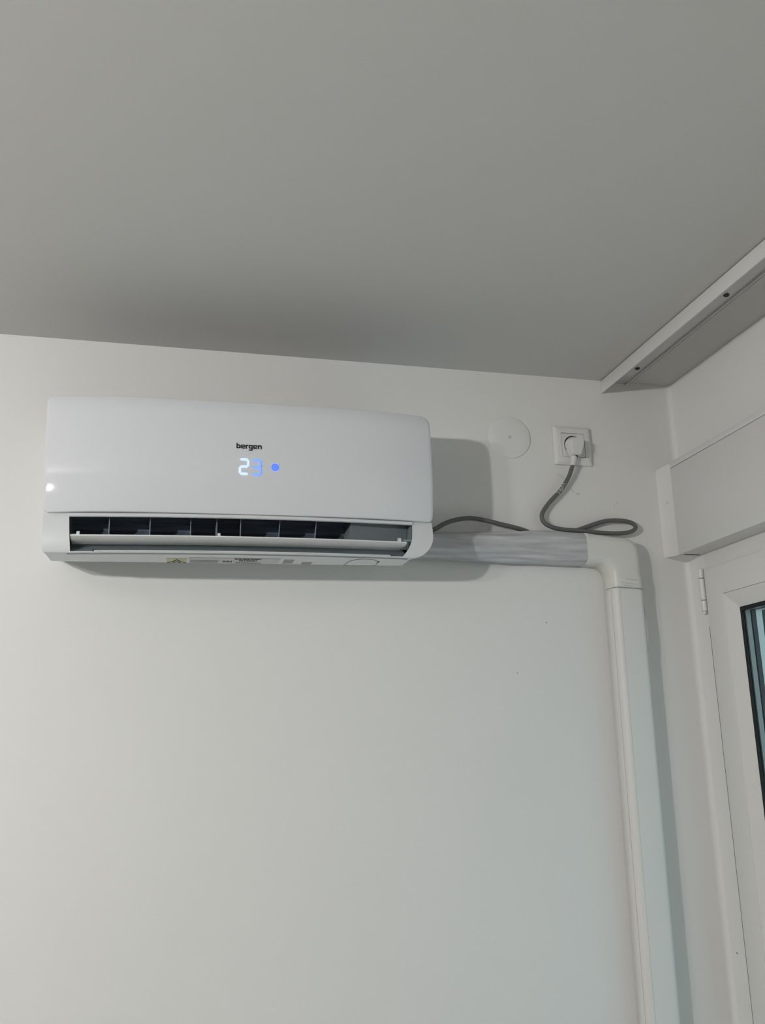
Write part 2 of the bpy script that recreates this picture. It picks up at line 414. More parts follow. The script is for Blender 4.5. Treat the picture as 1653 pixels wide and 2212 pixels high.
def prof_sub():
    rows = []
    for i in range(len(PROF) - 1):
        nsub = 4 if 6 <= i < 14 else 2
        for k in range(nsub):
            t = k / nsub
            p0 = PROF[max(i - 1, 0)]; p1 = PROF[i]; p2 = PROF[i + 1]; p3 = PROF[min(i + 2, len(PROF) - 1)]
            q = [0.5 * (2 * p1[j] + (p2[j] - p0[j]) * t + (2 * p0[j] - 5 * p1[j] + 4 * p2[j] - p3[j]) * t * t + (3 * p1[j] - p0[j] - 3 * p2[j] + p3[j]) * t ** 3) for j in (0, 1)]
            rows.append((q[0], q[1], i + t))
    rows.append((*PROF[-1], float(len(PROF) - 1)))
    return rows
ROWS = prof_sub()
def open_l(lz): return -.2800 + .0035 * max(0, (.0655 - lz) / .0563)
def open_r(lz):
    t = max(0, min(1, (.0655 - lz) / .0563))
    return .2815 - .005 * t - .0145 * max(0, (t - .40) / .60) ** 1.9
NC1, NC2 = 8, 30
def body_point(row, c):
    y, lz, idx = row
    xl = -HW + inset(lz, y, -1, idx); xr = HW - inset(lz, y, 1, idx)
    zc_ = min(max(lz, .0092), .0655)
    if idx < LIP: zc_ = .0092
    ol, orr = open_l(zc_), open_r(zc_)
    if c <= NC1: x = xl + (ol - xl) * c / NC1
    elif c <= NC1 + NC2: x = ol + (orr - ol) * (c - NC1) / NC2
    else: x = orr + (xr - orr) * (c - NC1 - NC2) / NC1
    s = (x + HW) / (2 * HW)
    yb = .0185 * bowb(s) * min(1, max(0, (-y - .09) / .06))
    return Vector((x, y + yb, lz))
NCOL = 2 * NC1 + NC2 + 1
V = []; F = []
for row in ROWS:
    for c in range(NCOL): V.append(body_point(row, c))
r_lip = next(i for i, r_ in enumerate(ROWS) if abs(r_[2] - LIP) < 1e-6); r_top = next(i for i, r_ in enumerate(ROWS) if abs(r_[2] - TOP) < 1e-6)
for i in range(len(ROWS) - 1):
    for c in range(NCOL - 1):
        if r_lip <= i < r_top and NC1 <= c < NC1 + NC2: continue
        F.append((i * NCOL + c, i * NCOL + c + 1, (i + 1) * NCOL + c + 1, (i + 1) * NCOL + c))
F.append(tuple(i * NCOL for i in range(len(ROWS)))); F.append(tuple(i * NCOL + NCOL - 1 for i in range(len(ROWS))))
# thickness of the shell round the opening
loop = [r_lip * NCOL + c for c in range(NC1, NC1 + NC2 + 1)] + [i * NCOL + NC1 + NC2 for i in range(r_lip + 1, r_top + 1)] + \
       [r_top * NCOL + c for c in range(NC1 + NC2 - 1, NC1 - 1, -1)] + [i * NCOL + NC1 for i in range(r_top - 1, r_lip, -1)]
b0 = len(V)
cen = Vector((0, 0, .0415))
for q in loop:
    v = V[q]; V.append(Vector((v.x + (.0015 if v.x > 0 else -.0015) * (1 if abs(v.x) > .262 else 0), v.y + .004, v.z + (-.0003 if v.z < .04 else .001))))
for k in range(len(loop)):
    k2 = (k + 1) % len(loop); F.append((loop[k], loop[k2], b0 + k2, b0 + k))
body = link('body', V, F, MAC, ac, smooth=True, angle=38)

# inside of the outlet: floor, side walls, ceiling and a lighter blanked-off end at the right
def ax_loft(name, prof, x0, x1, m, parent, n=2, shrink=0.0):
    V = []; F = []
    for i, (y, z) in enumerate(prof):
        for k in range(n): V.append((x0 + (x1 - x0) * k / (n - 1), y, z))
    for i in range(len(prof) - 1):
        for k in range(n - 1): F.append((i * n + k, i * n + k + 1, (i + 1) * n + k + 1, (i + 1) * n + k))
    return link(name, V, F, m, parent, smooth=True, angle=50)
def bow_at(x, y): return .0185 * bowb((x + HW) / (2 * HW)) * min(1, max(0, (-y - .09) / .06))
FLOOR = [(-.1660, .0103), (-.158, .0135), (-.145, .0205), (-.128, .0290), (-.110, .040), (-.09, .054), (-.072, .072)]
CEILP = [(-.1660, .0670), (-.155, .073), (-.13, .088), (-.10, .104), (-.07, .115)]
bm = bmesh.new()
def sheet(bm, prof, x0, x1, off, nx=24):
    G = []
    for k in range(nx + 1):
        x = x0 + (x1 - x0) * k / nx
        G.append([bm.verts.new((x, y + bow_at(x, y), z)) for y, z in prof] + [bm.verts.new((x, y + bow_at(x, y) + off[0], z + off[1])) for y, z in reversed(prof)])
    n_ = len(G[0])
    for k in range(nx):
        for q in range(n_): bm.faces.new((G[k][q], G[k][(q + 1) % n_], G[k + 1][(q + 1) % n_], G[k + 1][q]))
    bm.faces.new(G[0]); bm.faces.new(G[-1])
sheet(bm, FLOOR, -.282, .272, (.002, -.005)); sheet(bm, CEILP, -.284, .284, (.002, .004))
for x0, x1 in ((-.2845, -.2825), (.2805, .283)):
    prof = [(-.158, .0145), (-.1620, .0650), (-.13, .089), (-.07, .116), (-.07, .070), (-.105, .042), (-.135, .025)]
    a_ = [bm.verts.new((x0, y + bow_at(x0, y), z)) for y, z in prof]; c_ = [bm.verts.new((x1, y + bow_at(x0, y), z)) for y, z in prof]
    bm.faces.new(a_); bm.faces.new(c_)
    for k in range(len(prof)): bm.faces.new((a_[k], a_[(k + 1) % len(prof)], c_[(k + 1) % len(prof)], c_[k]))
out = from_bm('outlet_liner', bm, MIN, ac, smooth=True, angle=30)
# fan drum: dark drum with blades
V = []; F = []; NB = 36
for x in (-.283, .180):
    for k in range(NB):
        t = 2 * math.pi * k / NB; rr = .034 if k % 2 else .0315
        V.append((x, -.062 + rr * math.cos(t), .088 + rr * math.sin(t)))
for k in range(NB): F.append((k, (k + 1) % NB, NB + (k + 1) % NB, NB + k))
F += [tuple(range(NB)), tuple(range(NB, 2 * NB))]
link('fan_drum', V, F, MFAN, ac)
# dark scroll lining behind the vanes
ax_loft('scroll_lining', [(-.122, .0340), (-.110, .0412), (-.090, .0552), (-.0735, .072)], -.278, .172, MFAN, ac)
V, F = [], []
prof = [(-.128, .031), (-.1465, .0745), (-.12, .091), (-.07, .113), (-.06, .09), (-.071, .073), (-.105, .045)]
for x in (.1720, .2795):
    for y, z in prof: V.append((x + (.004 if x < .2 and z > .07 else 0), y if x < .2 else y + .014, z))
n_ = len(prof)
F = [tuple(range(n_)), tuple(range(n_, 2 * n_))] + [(k, (k + 1) % n_, n_ + (k + 1) % n_, n_ + k) for k in range(n_)]
o = link('end_block', V, F, MIN, ac); tag(o, 'grey blanking block at the right end of the outlet')
# upright vanes inside the outlet
def vane(x, lean, rot, broad=0):
    a = .0007
    prof = [(-.1385, .031), (-.1445, .0735), (-.1300, .084), (-.098, .094), (-.086, .060), (-.108, .045)]
    V = []
    for sx in (-a, a):
        for y, z in prof:
            dx = lean * (z - .05) + (y + .14) * math.tan(rot)
            V.append((x + sx + dx, y, z))
    n_ = len(prof)
    return link('vane', V, [tuple(range(n_)), tuple(range(n_, 2 * n_))] + [(k, (k + 1) % n_, n_ + (k + 1) % n_, n_ + k) for k in range(n_)], MVAN, ac)
for X, lean, wide in ((-1.1325, .02, .004), (-1.0690, .02, .004), (-1.0045, .03, -.004), (-.9620, .0, .045), (-.9235, .04, -.004), (-.8590, .08, .030), (-.7975, .10, .045)):
    vane(X - AX, lean, math.atan((X + 1.026) / 1.404) - wide)
# louver blade, tilted, with three carrier arms
V = []; F = []
LP = [(-.1775, .0335), (-.1782, .0315), (-.171, .0282), (-.158, .0255), (-.147, .0248), (-.146, .0268), (-.158, .0280), (-.171, .0308)]
NX = 25
for k in range(NX):
    s = k / (NX - 1); x = -.2760 + .5435 * s
    for y, z in LP:
        x2 = x - (.006 if k == NX - 1 and y > -.165 else 0)
        V.append((x2, y + .0165 * bowb((x + HW) / (2 * HW)), z + .0005 - .001 * s))
n_ = len(LP)
for k in range(NX - 1):
    for j in range(n_): F.append((k * n_ + j, k * n_ + (j + 1) % n_, (k + 1) * n_ + (j + 1) % n_, (k + 1) * n_ + j))
F += [tuple(range(n_)), tuple((NX - 1) * n_ + j for j in range(n_))]
lou = link('louver', V, F, MLOU, ac, smooth=True, angle=35)
for lx in (-.2655, -.0475, .2575):
    V = []
    hgt = .042
    for sx in (-.0022, .0022):
        for y, z in ((-.168, .0305), (-.166, hgt - .002), (-.163, hgt), (-.157, hgt), (-.154, .0275)): V.append((lx + sx, y + (.007 if abs(lx) > .2 else 0), z))
    link('louver_arm', V, [(0, 1, 2, 3, 4), (5, 6, 7, 8, 9)] + [(k, (k + 1) % 5, 5 + (k + 1) % 5, 5 + k) for k in range(5)], MLOU, lou)
for x0, x1, z in ((-.2815, -.2655, .0365), (.2575, .2805, .0385)):
    V, F = tube_geo([(x0, -.152, z), (x1, -.152, z)], .0022, 8); link('pivot_pin', V, F, MVAN, lou, smooth=True, angle=40)

# air intake on the top: dark filter behind a grille of thin bars
gb = boxes('intake_filter', [(-.300, .300, -.152, -.006, .2655, .2675)], MGAS, ac)
boxes('intake_grille', [(-.300 + .060 * k - .0012, -.300 + .060 * k + .0012, -.152, -.006, .2675, .2695) for k in range(11)] + [(-.300, .300, y - .0009, y + .0009, .2675, .2695) for y in (-.151, -.122, -.093, -.064, -.035, -.007)], MAC, ac)

# front panel: bowed glossy shell with rounded corners
PZ0, PZ1 = .0728, .2635
NXP, NZP = 60, 36
def panel_y(s, z):
    y = -.1853 + .0195 * bowf(s)
    d0 = z - PZ0
    if d0 < .085: y += .0125 * ((.085 - d0) / .085) ** 2
    d1 = PZ1 - z
    if d1 < .030: y += .007 * ((.030 - d1) / .030) ** 2
    return y
def panel_half(z, side):
    d0, d1 = z - PZ0, PZ1 - z
    rt = .016 if side > 0 else .007
    rb = .008
    cut = 0
    if d1 < rt: cut = rt - math.sqrt(max(0, rt * rt - (rt - d1) ** 2))
    if d0 < rb: cut = max(cut, rb - math.sqrt(max(0, rb * rb - (rb - d0) ** 2)))
    return HW - cut
zs = []
for k in range(NZP + 1):
    u = k / NZP; zs.append(PZ0 + (PZ1 - PZ0) * (0.5 - 0.5 * math.cos(math.pi * u)))
V = []; F = []
for z in zs:
    l, r_ = -panel_half(z, -1), panel_half(z, 1)
    for k in range(NXP + 1):
        u = 0.5 - 0.5 * math.cos(math.pi * k / NXP); u = .5 * u + .5 * k / NXP
        x = l + (r_ - l) * u; V.append(Vector((x, panel_y((x + HW) / (2 * HW), z), z)))
W1 = NXP + 1
for i in range(NZP):
    for k in range(NXP): F.append((i * W1 + k, i * W1 + k + 1, (i + 1) * W1 + k + 1, (i + 1) * W1 + k))
loop = [k for k in range(W1)] + [i * W1 + NXP for i in range(1, NZP + 1)] + [NZP * W1 + k for k in range(NXP - 1, -1, -1)] + [i * W1 for i in range(NZP - 1, 0, -1)]
c0 = Vector((0, 0, (PZ0 + PZ1) / 2))
prev = loop
for dy, ins in ((.0008, -.0006), (.0025, -.0009), (.012, -.0002), (.0125, .0030)):
    b0 = len(V)
    for q in loop:
        v = V[q]; dx = (-ins if v.x > 0 else ins) * (1 if abs(v.x) > HW - .018 else 0); dz = (-ins if v.z > c0.z else ins) * (1 if (v.z - PZ0 < .001 or PZ1 - v.z < .001) else 0)
        V.append(Vector((v.x + dx, v.y + dy, v.z + dz)))
    for k in range(len(loop)):
        k2 = (k + 1) % len(loop); F.append((prev[k], prev[k2], b0 + k2, b0 + k))
    prev = [b0 + k for k in range(len(loop))]
F.append(tuple(prev))
panel = link('front_panel', V, F, MPAN, ac, smooth=True, angle=50)

def on_panel(pts2, name, m, parent, off=.0005, th=.0004):
    """pts2: list of polygons in (lx, lz) laid on the front panel as thin raised print"""
    V = []; F = []
    for poly in pts2:
        n_ = len(poly); b0 = len(V)
        for h in (off + th, off - th * .5):
            for x, z in poly: V.append((x, panel_y((x + HW) / (2 * HW), z) - h, z))
        F.append(tuple(range(b0, b0 + n_))); F.append(tuple(range(b0 + n_, b0 + 2 * n_)))
        for k in range(n_): F.append((b0 + k, b0 + (k + 1) % n_, b0 + n_ + (k + 1) % n_, b0 + n_ + k))
    return link(name, V, F, m, parent)
def rect(x0, z0, x1, z1): return [(x0, z0), (x1, z0), (x1, z1), (x0, z1)]

# brand lettering "bergen"
LW, LH, LS = .00640, .00660, .00185
def glyph(ch):
    w_, h_, s = LW, LH, LS
    q = .0010
    def ringrects(): return [[(0, q), (q, 0), (w_ - q, 0), (w_, q), (w_, s), (0, s)], [(0, h_ - s), (w_, h_ - s), (w_, h_ - q), (w_ - q, h_), (q, h_), (0, h_ - q)]]
    if ch == 'b': return [rect(0, 0, s, h_ + .0026), [(s, 0), (w_ - q, 0), (w_, q), (w_, s * .9), (s, s * .9)], [(s, h_ - s), (w_, h_ - s), (w_, h_ - q), (w_ - q, h_), (s, h_)], rect(w_ - s, s * .9, w_, h_ - s)], w_
    if ch == 'e': return [[(0, q), (q, 0), (w_ - .0002, 0), (w_ - .0002, s * .8), (0, s * .8)], [(0, h_ - s * .8), (w_, h_ - s * .8), (w_, h_ - q), (w_ - q, h_), (q, h_), (0, h_ - q)], rect(0, s * .8, s, h_ - s * .8), rect(s, .0025, w_, .0038), rect(w_ - s, .0038, w_, h_ - s * .8)], w_
    if ch == 'r': return [rect(0, 0, s, h_ - q), [(0, h_ - s), (.0040, h_ - s), (.0042, h_), (q, h_), (0, h_ - q)]], .0040
    if ch == 'g': return [[(0, q + .0004), (q, .0004), (w_ - s, .0004), (w_ - s, s), (0, s)], [(0, h_ - s), (w_, h_ - s), (w_, h_), (q, h_), (0, h_ - q)], rect(0, s, s, h_ - s), rect(w_ - s, -.0018, w_, h_ - s), [(.0002, -.0032), (w_ - q, -.0032), (w_, -.0018), (w_, -.0015), (.0002, -.0015)]], w_
    if ch == 'n': return [rect(0, 0, s, h_), [(s, h_ - s), (w_, h_ - s), (w_, h_ - q), (w_ - q, h_), (s, h_)], rect(w_ - s, 0, w_, h_ - s)], w_
x0 = -.02120
for ch in 'bergen':
    polys, wd = glyph(ch)
    on_panel([[(x0 + px, .1806 + pz) for px, pz in po] for po in polys], 'logo_letter', MBLK, panel)
    x0 += wd + .00105

# two lit digits and the status light
def seg_h(x0, x1, z, t): return [(x0, z), (x0 + t, z + t), (x1 - t, z + t), (x1, z), (x1 - t, z - t), (x0 + t, z - t)]
def seg_v(x, z0, z1, t): return [(x, z0), (x + t, z0 + t), (x + t, z1 - t), (x, z1), (x - t, z1 - t), (x - t, z0 + t)]
def digit(n_, x0, z0, w_, h_, t, m, slant=.06):
    A = seg_h(x0, x0 + w_, z0 + h_, t); G = seg_h(x0, x0 + w_, z0 + h_ / 2, t); D = seg_h(x0, x0 + w_, z0, t)
    B = seg_v(x0 + w_, z0 + h_ / 2, z0 + h_, t); C_ = seg_v(x0 + w_, z0, z0 + h_ / 2, t); E_ = seg_v(x0, z0, z0 + h_ / 2, t)
    for po in ((A, B, G, E_, D) if n_ == 2 else (A, B, G, C_, D)):
        on_panel([[(px + slant * 0 * pz, pz) for px, pz in po]], 'display_segment', m, panel)
digit(2, -.0155, .1372, .0135, .0245, .0021, MD2)
digit(3, .0045, .1365, .0130, .0245, .0021, MD3)
def disc2(cx, cz, r_, n=20): return [(cx + r_ * math.cos(2 * math.pi * k / n), cz + r_ * math.sin(2 * math.pi * k / n)) for k in range(n)]
led = on_panel([rect(.0355, .1440, .0480, .1562)], 'status_light', ML1, panel)
on_panel([disc2(.04175, .1501, .0060)], 'light_ring', ML2, led, off=.0010)
on_panel([disc2(.04175, .1501, .0036)], 'light_ring', ML3, led, off=.0015)
on_panel([disc2(.04175, .1501, .0014)], 'light_centre', ML4, led, off=.0020)

# stickers and print on the underside, following its curve
def under(lx, t, off=.0004):
    """t = 0 at the bottom edge, 1 near the lip"""
    i = 3 + 5 * t; a = int(max(0, min(8, math.floor(i)))); f = i - a
    y = PROF[a][0] + (PROF[a + 1][0] - PROF[a][0]) * f; z = PROF[a][1] + (PROF[a + 1][1] - PROF[a][1]) * f
    s = (lx + HW) / (2 * HW); y += .0185 * bowb(s) * min(1, max(0, (-y - .09) / .06))
    d = Vector((0, PROF[a + 1][0] - PROF[a][0], PROF[a + 1][1] - PROF[a][1])).normalized()
    nrm = Vector((0, -.02, -1)).normalized() if t < .85 else Vector((0, -d.z, d.y)); 
    if nrm.y > 0: nrm = -nrm
    return Vector((lx, y, z)) + nrm * off
def under_poly(polys, name, m, parent, off=.0007):
    V = []; F = []
    for po in polys:
        b0 = len(V); n_ = len(po)
        for h in (off, off - .0005):
            for x, t_ in po: V.append(under(x, t_, h))
        F.append(tuple(range(b0, b0 + n_))); F.append(tuple(range(b0 + n_, b0 + 2 * n_)))
        for k in range(n_): F.append((b0 + k, b0 + (k + 1) % n_, b0 + n_ + (k + 1) % n_, b0 + n_ + k))
    return link(name, V, F, m, parent)
def strip_polys(x0, x1, t0, t1, n=5):
    return [[(x0, a), (x1, a), (x1, c), (x0, c)] for a, c in [(t0 + (t1 - t0) * k / n, t0 + (t1 - t0) * (k + 1) / n) for k in range(n)]]
ws = under_poly(strip_polys(-.1300, -.0975, -.05, .38, 8), 'warning_sticker', MYEL, body, .0006); tag(ws, 'yellow warning sticker with a black triangle')
def tline(x0, t0, x1, t1, w_): return [(x0, t0 - w_), (x1, t1 - w_), (x1, t1 + w_), (x0, t0 + w_)]
def tseg(x0, t0, x1, t1, w_, n=8):
    return [tline(x0 + (x1 - x0) * k / n, t0 + (t1 - t0) * k / n, x0 + (x1 - x0) * (k + 1) / n, t0 + (t1 - t0) * (k + 1) / n, w_) for k in range(n)]
under_poly(tseg(-.1290, .0, -.1135, .33, .028, 12) + tseg(-.1135, .33, -.0980, .0, .028, 12) + tseg(-.1195, .03, -.1135, .18, .035, 6) + tseg(-.1135, .18, -.1075, .03, .035, 6), 'warning_triangle', MBLK, ws, .0012)
lb = under_poly(strip_polys(-.0940, .0560, -.05, .46, 8), 'rating_label', MLAB, body, .0006); tag(lb, 'pale grey rating label with small black print')
polys = [tline(-.0920, .20, -.0460, .20, .12)]
under_poly(polys, 'label_print', MGREY, lb, .0010)
rr = random.Random(3); polys = []
for row, (xa, xb) in ((.41, (-.020, .024)), (.30, (-.012, .018)), (.12, (-.016, .026))):
    x = xa
    while x < xb:
        L = rr.uniform(.0012, .0042) if row != .41 else rr.uniform(.004, .009)
        polys.append([(x, row - .03), (min(x + L, xb), row - .03), (min(x + L, xb), row + .03), (x, row + .03)]); x += L + rr.uniform(.0004, .0016)
for k in range(7): polys.append([(-.0385 + k * .0022, .18 + .06 * (k % 2)), (-.0369 + k * .0022, .16), (-.0365 + k * .0022, .27 - .05 * (k % 3)), (-.0380 + k * .0022, .30)])
under_poly(polys, 'label_print', MBLK, lb, .0010)
under_poly(strip_polys(.0630, .0800, .10, .40, 4) + strip_polys(.0960, .1130, .0, .24, 4), 'faint_print', MGREY, body, .0005)
# oval screw cover outline
V = []; F = []; n_ = 40
cx_, hw_ = .2010, .0285
def oval(k, g):
    t_ = 2 * math.pi * k / n_; return (cx_ + (hw_ - g) * math.copysign(abs(math.cos(t_)) ** .8, math.cos(t_)), .05 + (.58 - g * 26) * math.copysign(abs(math.sin(t_)) ** .8, math.sin(t_)))
for k in range(n_):
    for g in (0, .0011):
        x, t_ = oval(k, g)
        for h in (.0006, -.0002): V.append(under(x, max(-.3, t_), h))
for k in range(n_):
    a, c_ = 4 * k, 4 * ((k + 1) % n_); F += [(a, c_, c_ + 2, a + 2), (a + 1, a + 3, c_ + 3, c_ + 1), (a, a + 1, c_ + 1, c_), (a + 2, c_ + 2, c_ + 3, a + 3)]
link('screw_cover', V, F, MGREY, body)
under_poly([disc2(.2272, .40, .0013, 8)[0:0] or [(.2262, .30), (.2284, .34), (.2280, .46), (.2262, .44)]], 'screw_hole', MBLK, body, .0008)
# joints of the lip strip
for lx in (-.2425, .2415):
    y0, z0 = -.1475, .0175
    s = (lx + HW) / (2 * HW); dy = .0185 * bowb(s)
    boxes('lip_joint', [(lx - .0004, lx + .0004, -.1705 + dy, -.1560 + dy, .0086, .0150)], MSL, body)
# pale strip along the lip
V = []; F = []
for k in range(31):
    lx = -.2405 + .4805 * k / 30; dy = .0185 * bowb((lx + HW) / (2 * HW))
    for y, z in ((-.1700, .0094), (-.1697, .0107), (-.1620, .0128), (-.1615, .0108)): V.append((lx, y + dy, z))
for k in range(30):
    for j in range(4): F.append((k * 4 + j, k * 4 + (j + 1) % 4, k * 4 + 4 + (j + 1) % 4, k * 4 + 4 + j))
F += [(0, 1, 2, 3), (120, 121, 122, 123)]
link('lip_strip', V, F, MAC, ac, smooth=True, angle=40)
# rail under the panel that frames the top of the outlet
V = []; F = []
for k in range(41):
    lx = -.2805 + .562 * k / 40; dy = .0185 * bowb((lx + HW) / (2 * HW))
    for y, z in ((-.1705, .0712), (-.1716, .0690), (-.1708, .0662), (-.1630, .0662), (-.1630, .0712)): V.append((lx, y + dy, z))
for k in range(40):
    for j in range(5): F.append((k * 5 + j, k * 5 + (j + 1) % 5, k * 5 + 5 + (j + 1) % 5, k * 5 + 5 + j))
F += [tuple(range(5)), tuple(range(200, 205))]
link('outlet_rail', V, F, MAC, ac, smooth=True, angle=30)

# ------------------------------------------------------------------ round cover plate
cp = tag(lathe_y('round_cover_plate', [(.0446, -.0002), (.0446, -.0014), (.0442, -.0022), (.0434, -.0025), (.0200, -.0026), (.0001, -.0027)], -.3758, 2.3605, MW, n=64, angle=50, cap1=False),
         'round white cover plate on the wall, left of the socket', 'cover plate')
V = []; F = []; pts = []
for k in range(13):
    a = -math.pi / 2 + math.pi * k / 12; pts.append((.0030 * math.cos(a), .0027 * math.sin(a)))
for x, z in pts + [(-.0018, .0027), (-.0022, -.0027)]:
    for g in (1.0, .68):
        for h in (-.0031, -.0020): V.append((-.3758 + x * g, h, 2.3605 + z * g))
n_ = len(pts) + 2
for k in range(n_):
    a, c_ = 4 * k, 4 * ((k + 1) % n_); F += [(a, c_, c_ + 2, a + 2), (a + 1, a + 3, c_ + 3, c_ + 1), (a, a + 1, c_ + 1, c_), (a + 2, c_ + 2, c_ + 3, a + 3)]
link('slot', V, F, MGREY, cp)

# ------------------------------------------------------------------ wall socket
SX, SZ = -.2402, 2.3482
so = tag(empty('wall_socket', (SX, 0, SZ)), 'square white wall socket holding a white plug', 'socket')
def sq(h, y, rc=0, n=4):
    if rc <= 0: rc = .0002
    P_ = []
    for cx_, cz_, a0 in ((h - rc, h - rc, 0), (-h + rc, h - rc, 90), (-h + rc, -h + rc, 180), (h - rc, -h + rc, 270)):
        for k in range(n + 1):
            t_ = math.radians(a0 + 90 * k / n); P_.append((cx_ + rc * math.cos(t_), y, cz_ + rc * math.sin(t_)))
    return P_
def loft(name, rings, m, parent, cap_last=False, angle=30):
    V = []; F = []; n_ = len(rings[0])
    for r_ in rings: V += r_
    for i in range(len(rings) - 1):
        for k in range(n_): F.append((i * n_ + k, i * n_ + (k + 1) % n_, (i + 1) * n_ + (k + 1) % n_, (i + 1) * n_ + k))
    if cap_last: F.append(tuple((len(rings) - 1) * n_ + k for k in range(n_)))
    return link(name, V, F, m, parent, smooth=True, angle=angle)
loft('frame', [sq(.0408, -.0003, .002), sq(.0412, -.0020, .002), sq(.0412, -.0046, .002), sq(.0400, -.0066, .003), sq(.0350, -.0092, .002), sq(.0325, -.0098, .001), sq(.0262, -.0098, .0008), sq(.0258, -.0094, .0008), sq(.0258, -.0030, .0008)], MSOC, so)
# insert with its round recess
NR = 64
def circ(r_, y): return [(r_ * math.cos(2 * math.pi * k / NR + math.pi / 4), y, r_ * math.sin(2 * math.pi * k / NR + math.pi / 4)) for k in range(NR)]
def sqc(h, y):
    out_ = []
    for k in range(NR):
        t_ = 2 * math.pi * k / NR + math.pi / 4; c_, s_ = math.cos(t_), math.sin(t_); q = h / max(abs(c_), abs(s_)); out_.append((c_ * q, y, s_ * q))
    return out_
loft('insert', [sqc(.0252, -.0030), sqc(.0252, -.0086), sqc(.0246, -.0093), circ(.0205, -.0093), circ(.0202, -.0090), circ(.0200, -.0010)], MSOI, so)
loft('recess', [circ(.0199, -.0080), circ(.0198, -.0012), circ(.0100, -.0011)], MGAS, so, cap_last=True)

# ------------------------------------------------------------------ power cord with its plug
pc = tag(empty('power_cord', (-.25, -.01, 2.30)), 'grey power cord looping from white plug in socket to air conditioner', 'power cord')
plug = empty('plug', (0, 0, 0)); plug.parent = pc; plug.matrix_parent_inverse = Matrix.Translation(-pc.location); tag(plug, 'white angled plug')
lathe_y('plug_base', [(.0186, -.0016), (.0186, -.0098), (.0178, -.0110), (.0100, -.0114)], SX + .0006, SZ - .0005, MPLUG, plug, n=40, angle=30)
face = [(-.2552, 2.3525), (-.2465, 2.3560), (-.2363, 2.3547), (-.2298, 2.3525), (-.2290, 2.3434), (-.2375, 2.3192), (-.2560, 2.3200), (-.2570, 2.3360)]
base = [(-.2575, 2.3555), (-.2480, 2.3640), (-.2320, 2.3640), (-.2235, 2.3570), (-.2225, 2.3440), (-.2310, 2.3210), (-.2500, 2.3190), (-.2565, 2.3330)]
def mixp(a, c_, t_): return [(p[0] + (q[0] - p[0]) * t_, p[1] + (q[1] - p[1]) * t_) for p, q in zip(a, c_)]
cxm = sum(p[0] for p in face) / 8; czm = sum(p[1] for p in face) / 8
def shr(po, g): return [(cxm + (p[0] - cxm) * g, czm + (p[1] - czm) * g) for p in po]
rings = [[(x, y, z) for x, z in po] for po, y in ((base, -.0108), (mixp(base, face, .45), -.0200), (mixp(base, face, .85), -.0300), (face, -.0345), (shr(face, .93), -.0362))]
bm = bmesh.new(); vs = [[bm.verts.new(v) for v in r_] for r_ in rings]
for i in range(len(vs) - 1):
    for k in range(8): bm.faces.new((vs[i][k], vs[i][(k + 1) % 8], vs[i + 1][(k + 1) % 8], vs[i + 1][k]))
bm.faces.new(vs[-1]); bm.faces.new(vs[0])
bm.edges.ensure_lookup_table()
bmesh.ops.bevel(bm, geom=[e for e in bm.edges if abs(e.verts[0].co.y - e.verts[1].co.y) > .001], offset=.0022, segments=2, affect='EDGES', profile=.5)
from_bm('plug_grip', bm, MPLUG, plug, smooth=True, angle=25)
link('cord_outlet', *tube_geo([(-.2455, -.0215, 2.3225), (-.2462, -.0215, 2.3195)], [.0076, .0072], 14), MGAS, plug)
link('strain_relief', *tube_geo([(-.2458, -.0205, 2.3215), (-.2472, -.0200, 2.3150), (-.2492, -.0190, 2.3060), (-.2500, -.0185, 2.3010)], [.0062, .0056, .0050, .0048], 14), MPLUG, plug, smooth=True, angle=50)
CP = [(-.2495, -.0188, 2.3030), (-.2515, -.0178, 2.2970), (-.2596, -.0155, 2.2770), (-.2775, -.0130, 2.2500), (-.3055, -.0115, 2.2210), (-.3215, -.0125, 2.1985), (-.3205, -.0140, 2.1825), (-.3074, -.0165, 2.1722),
      (-.2850, -.0190, 2.1665), (-.2480, -.0215, 2.1642), (-.1990, -.0215, 2.1612), (-.1580, -.0195, 2.1622), (-.1315, -.0170, 2.1672), (-.1195, -.0145, 2.1772), (-.1277, -.0130, 2.1870), (-.1521, -.0120, 2.1909),
      (-.1832, -.0115, 2.1890), (-.2115, -.0115, 2.1806), (-.2377, -.0105, 2.1712), (-.2600, -.0075, 2.1645), (-.2800, -.0056, 2.1560), (-.3050, -.0053, 2.1500), (-.3350, -.0056, 2.1540), (-.3560, -.0085, 2.1632), (-.3820, -.0145, 2.1680), (-.4103, -.0185, 2.1722), (-.4443, -.0200, 2.1787), (-.4762, -.0205, 2.1820),
      (-.5047, -.0210, 2.1775), (-.5284, -.0225, 2.1690), (-.5512, -.0250, 2.1560), (-.5680, -.0255, 2.1545), (-.5915, -.0255, 2.1545)]
cab = rel(link('cable', *tube_geo(spline(CP, 8), .0044, 14), MCAB, smooth=True), pc)
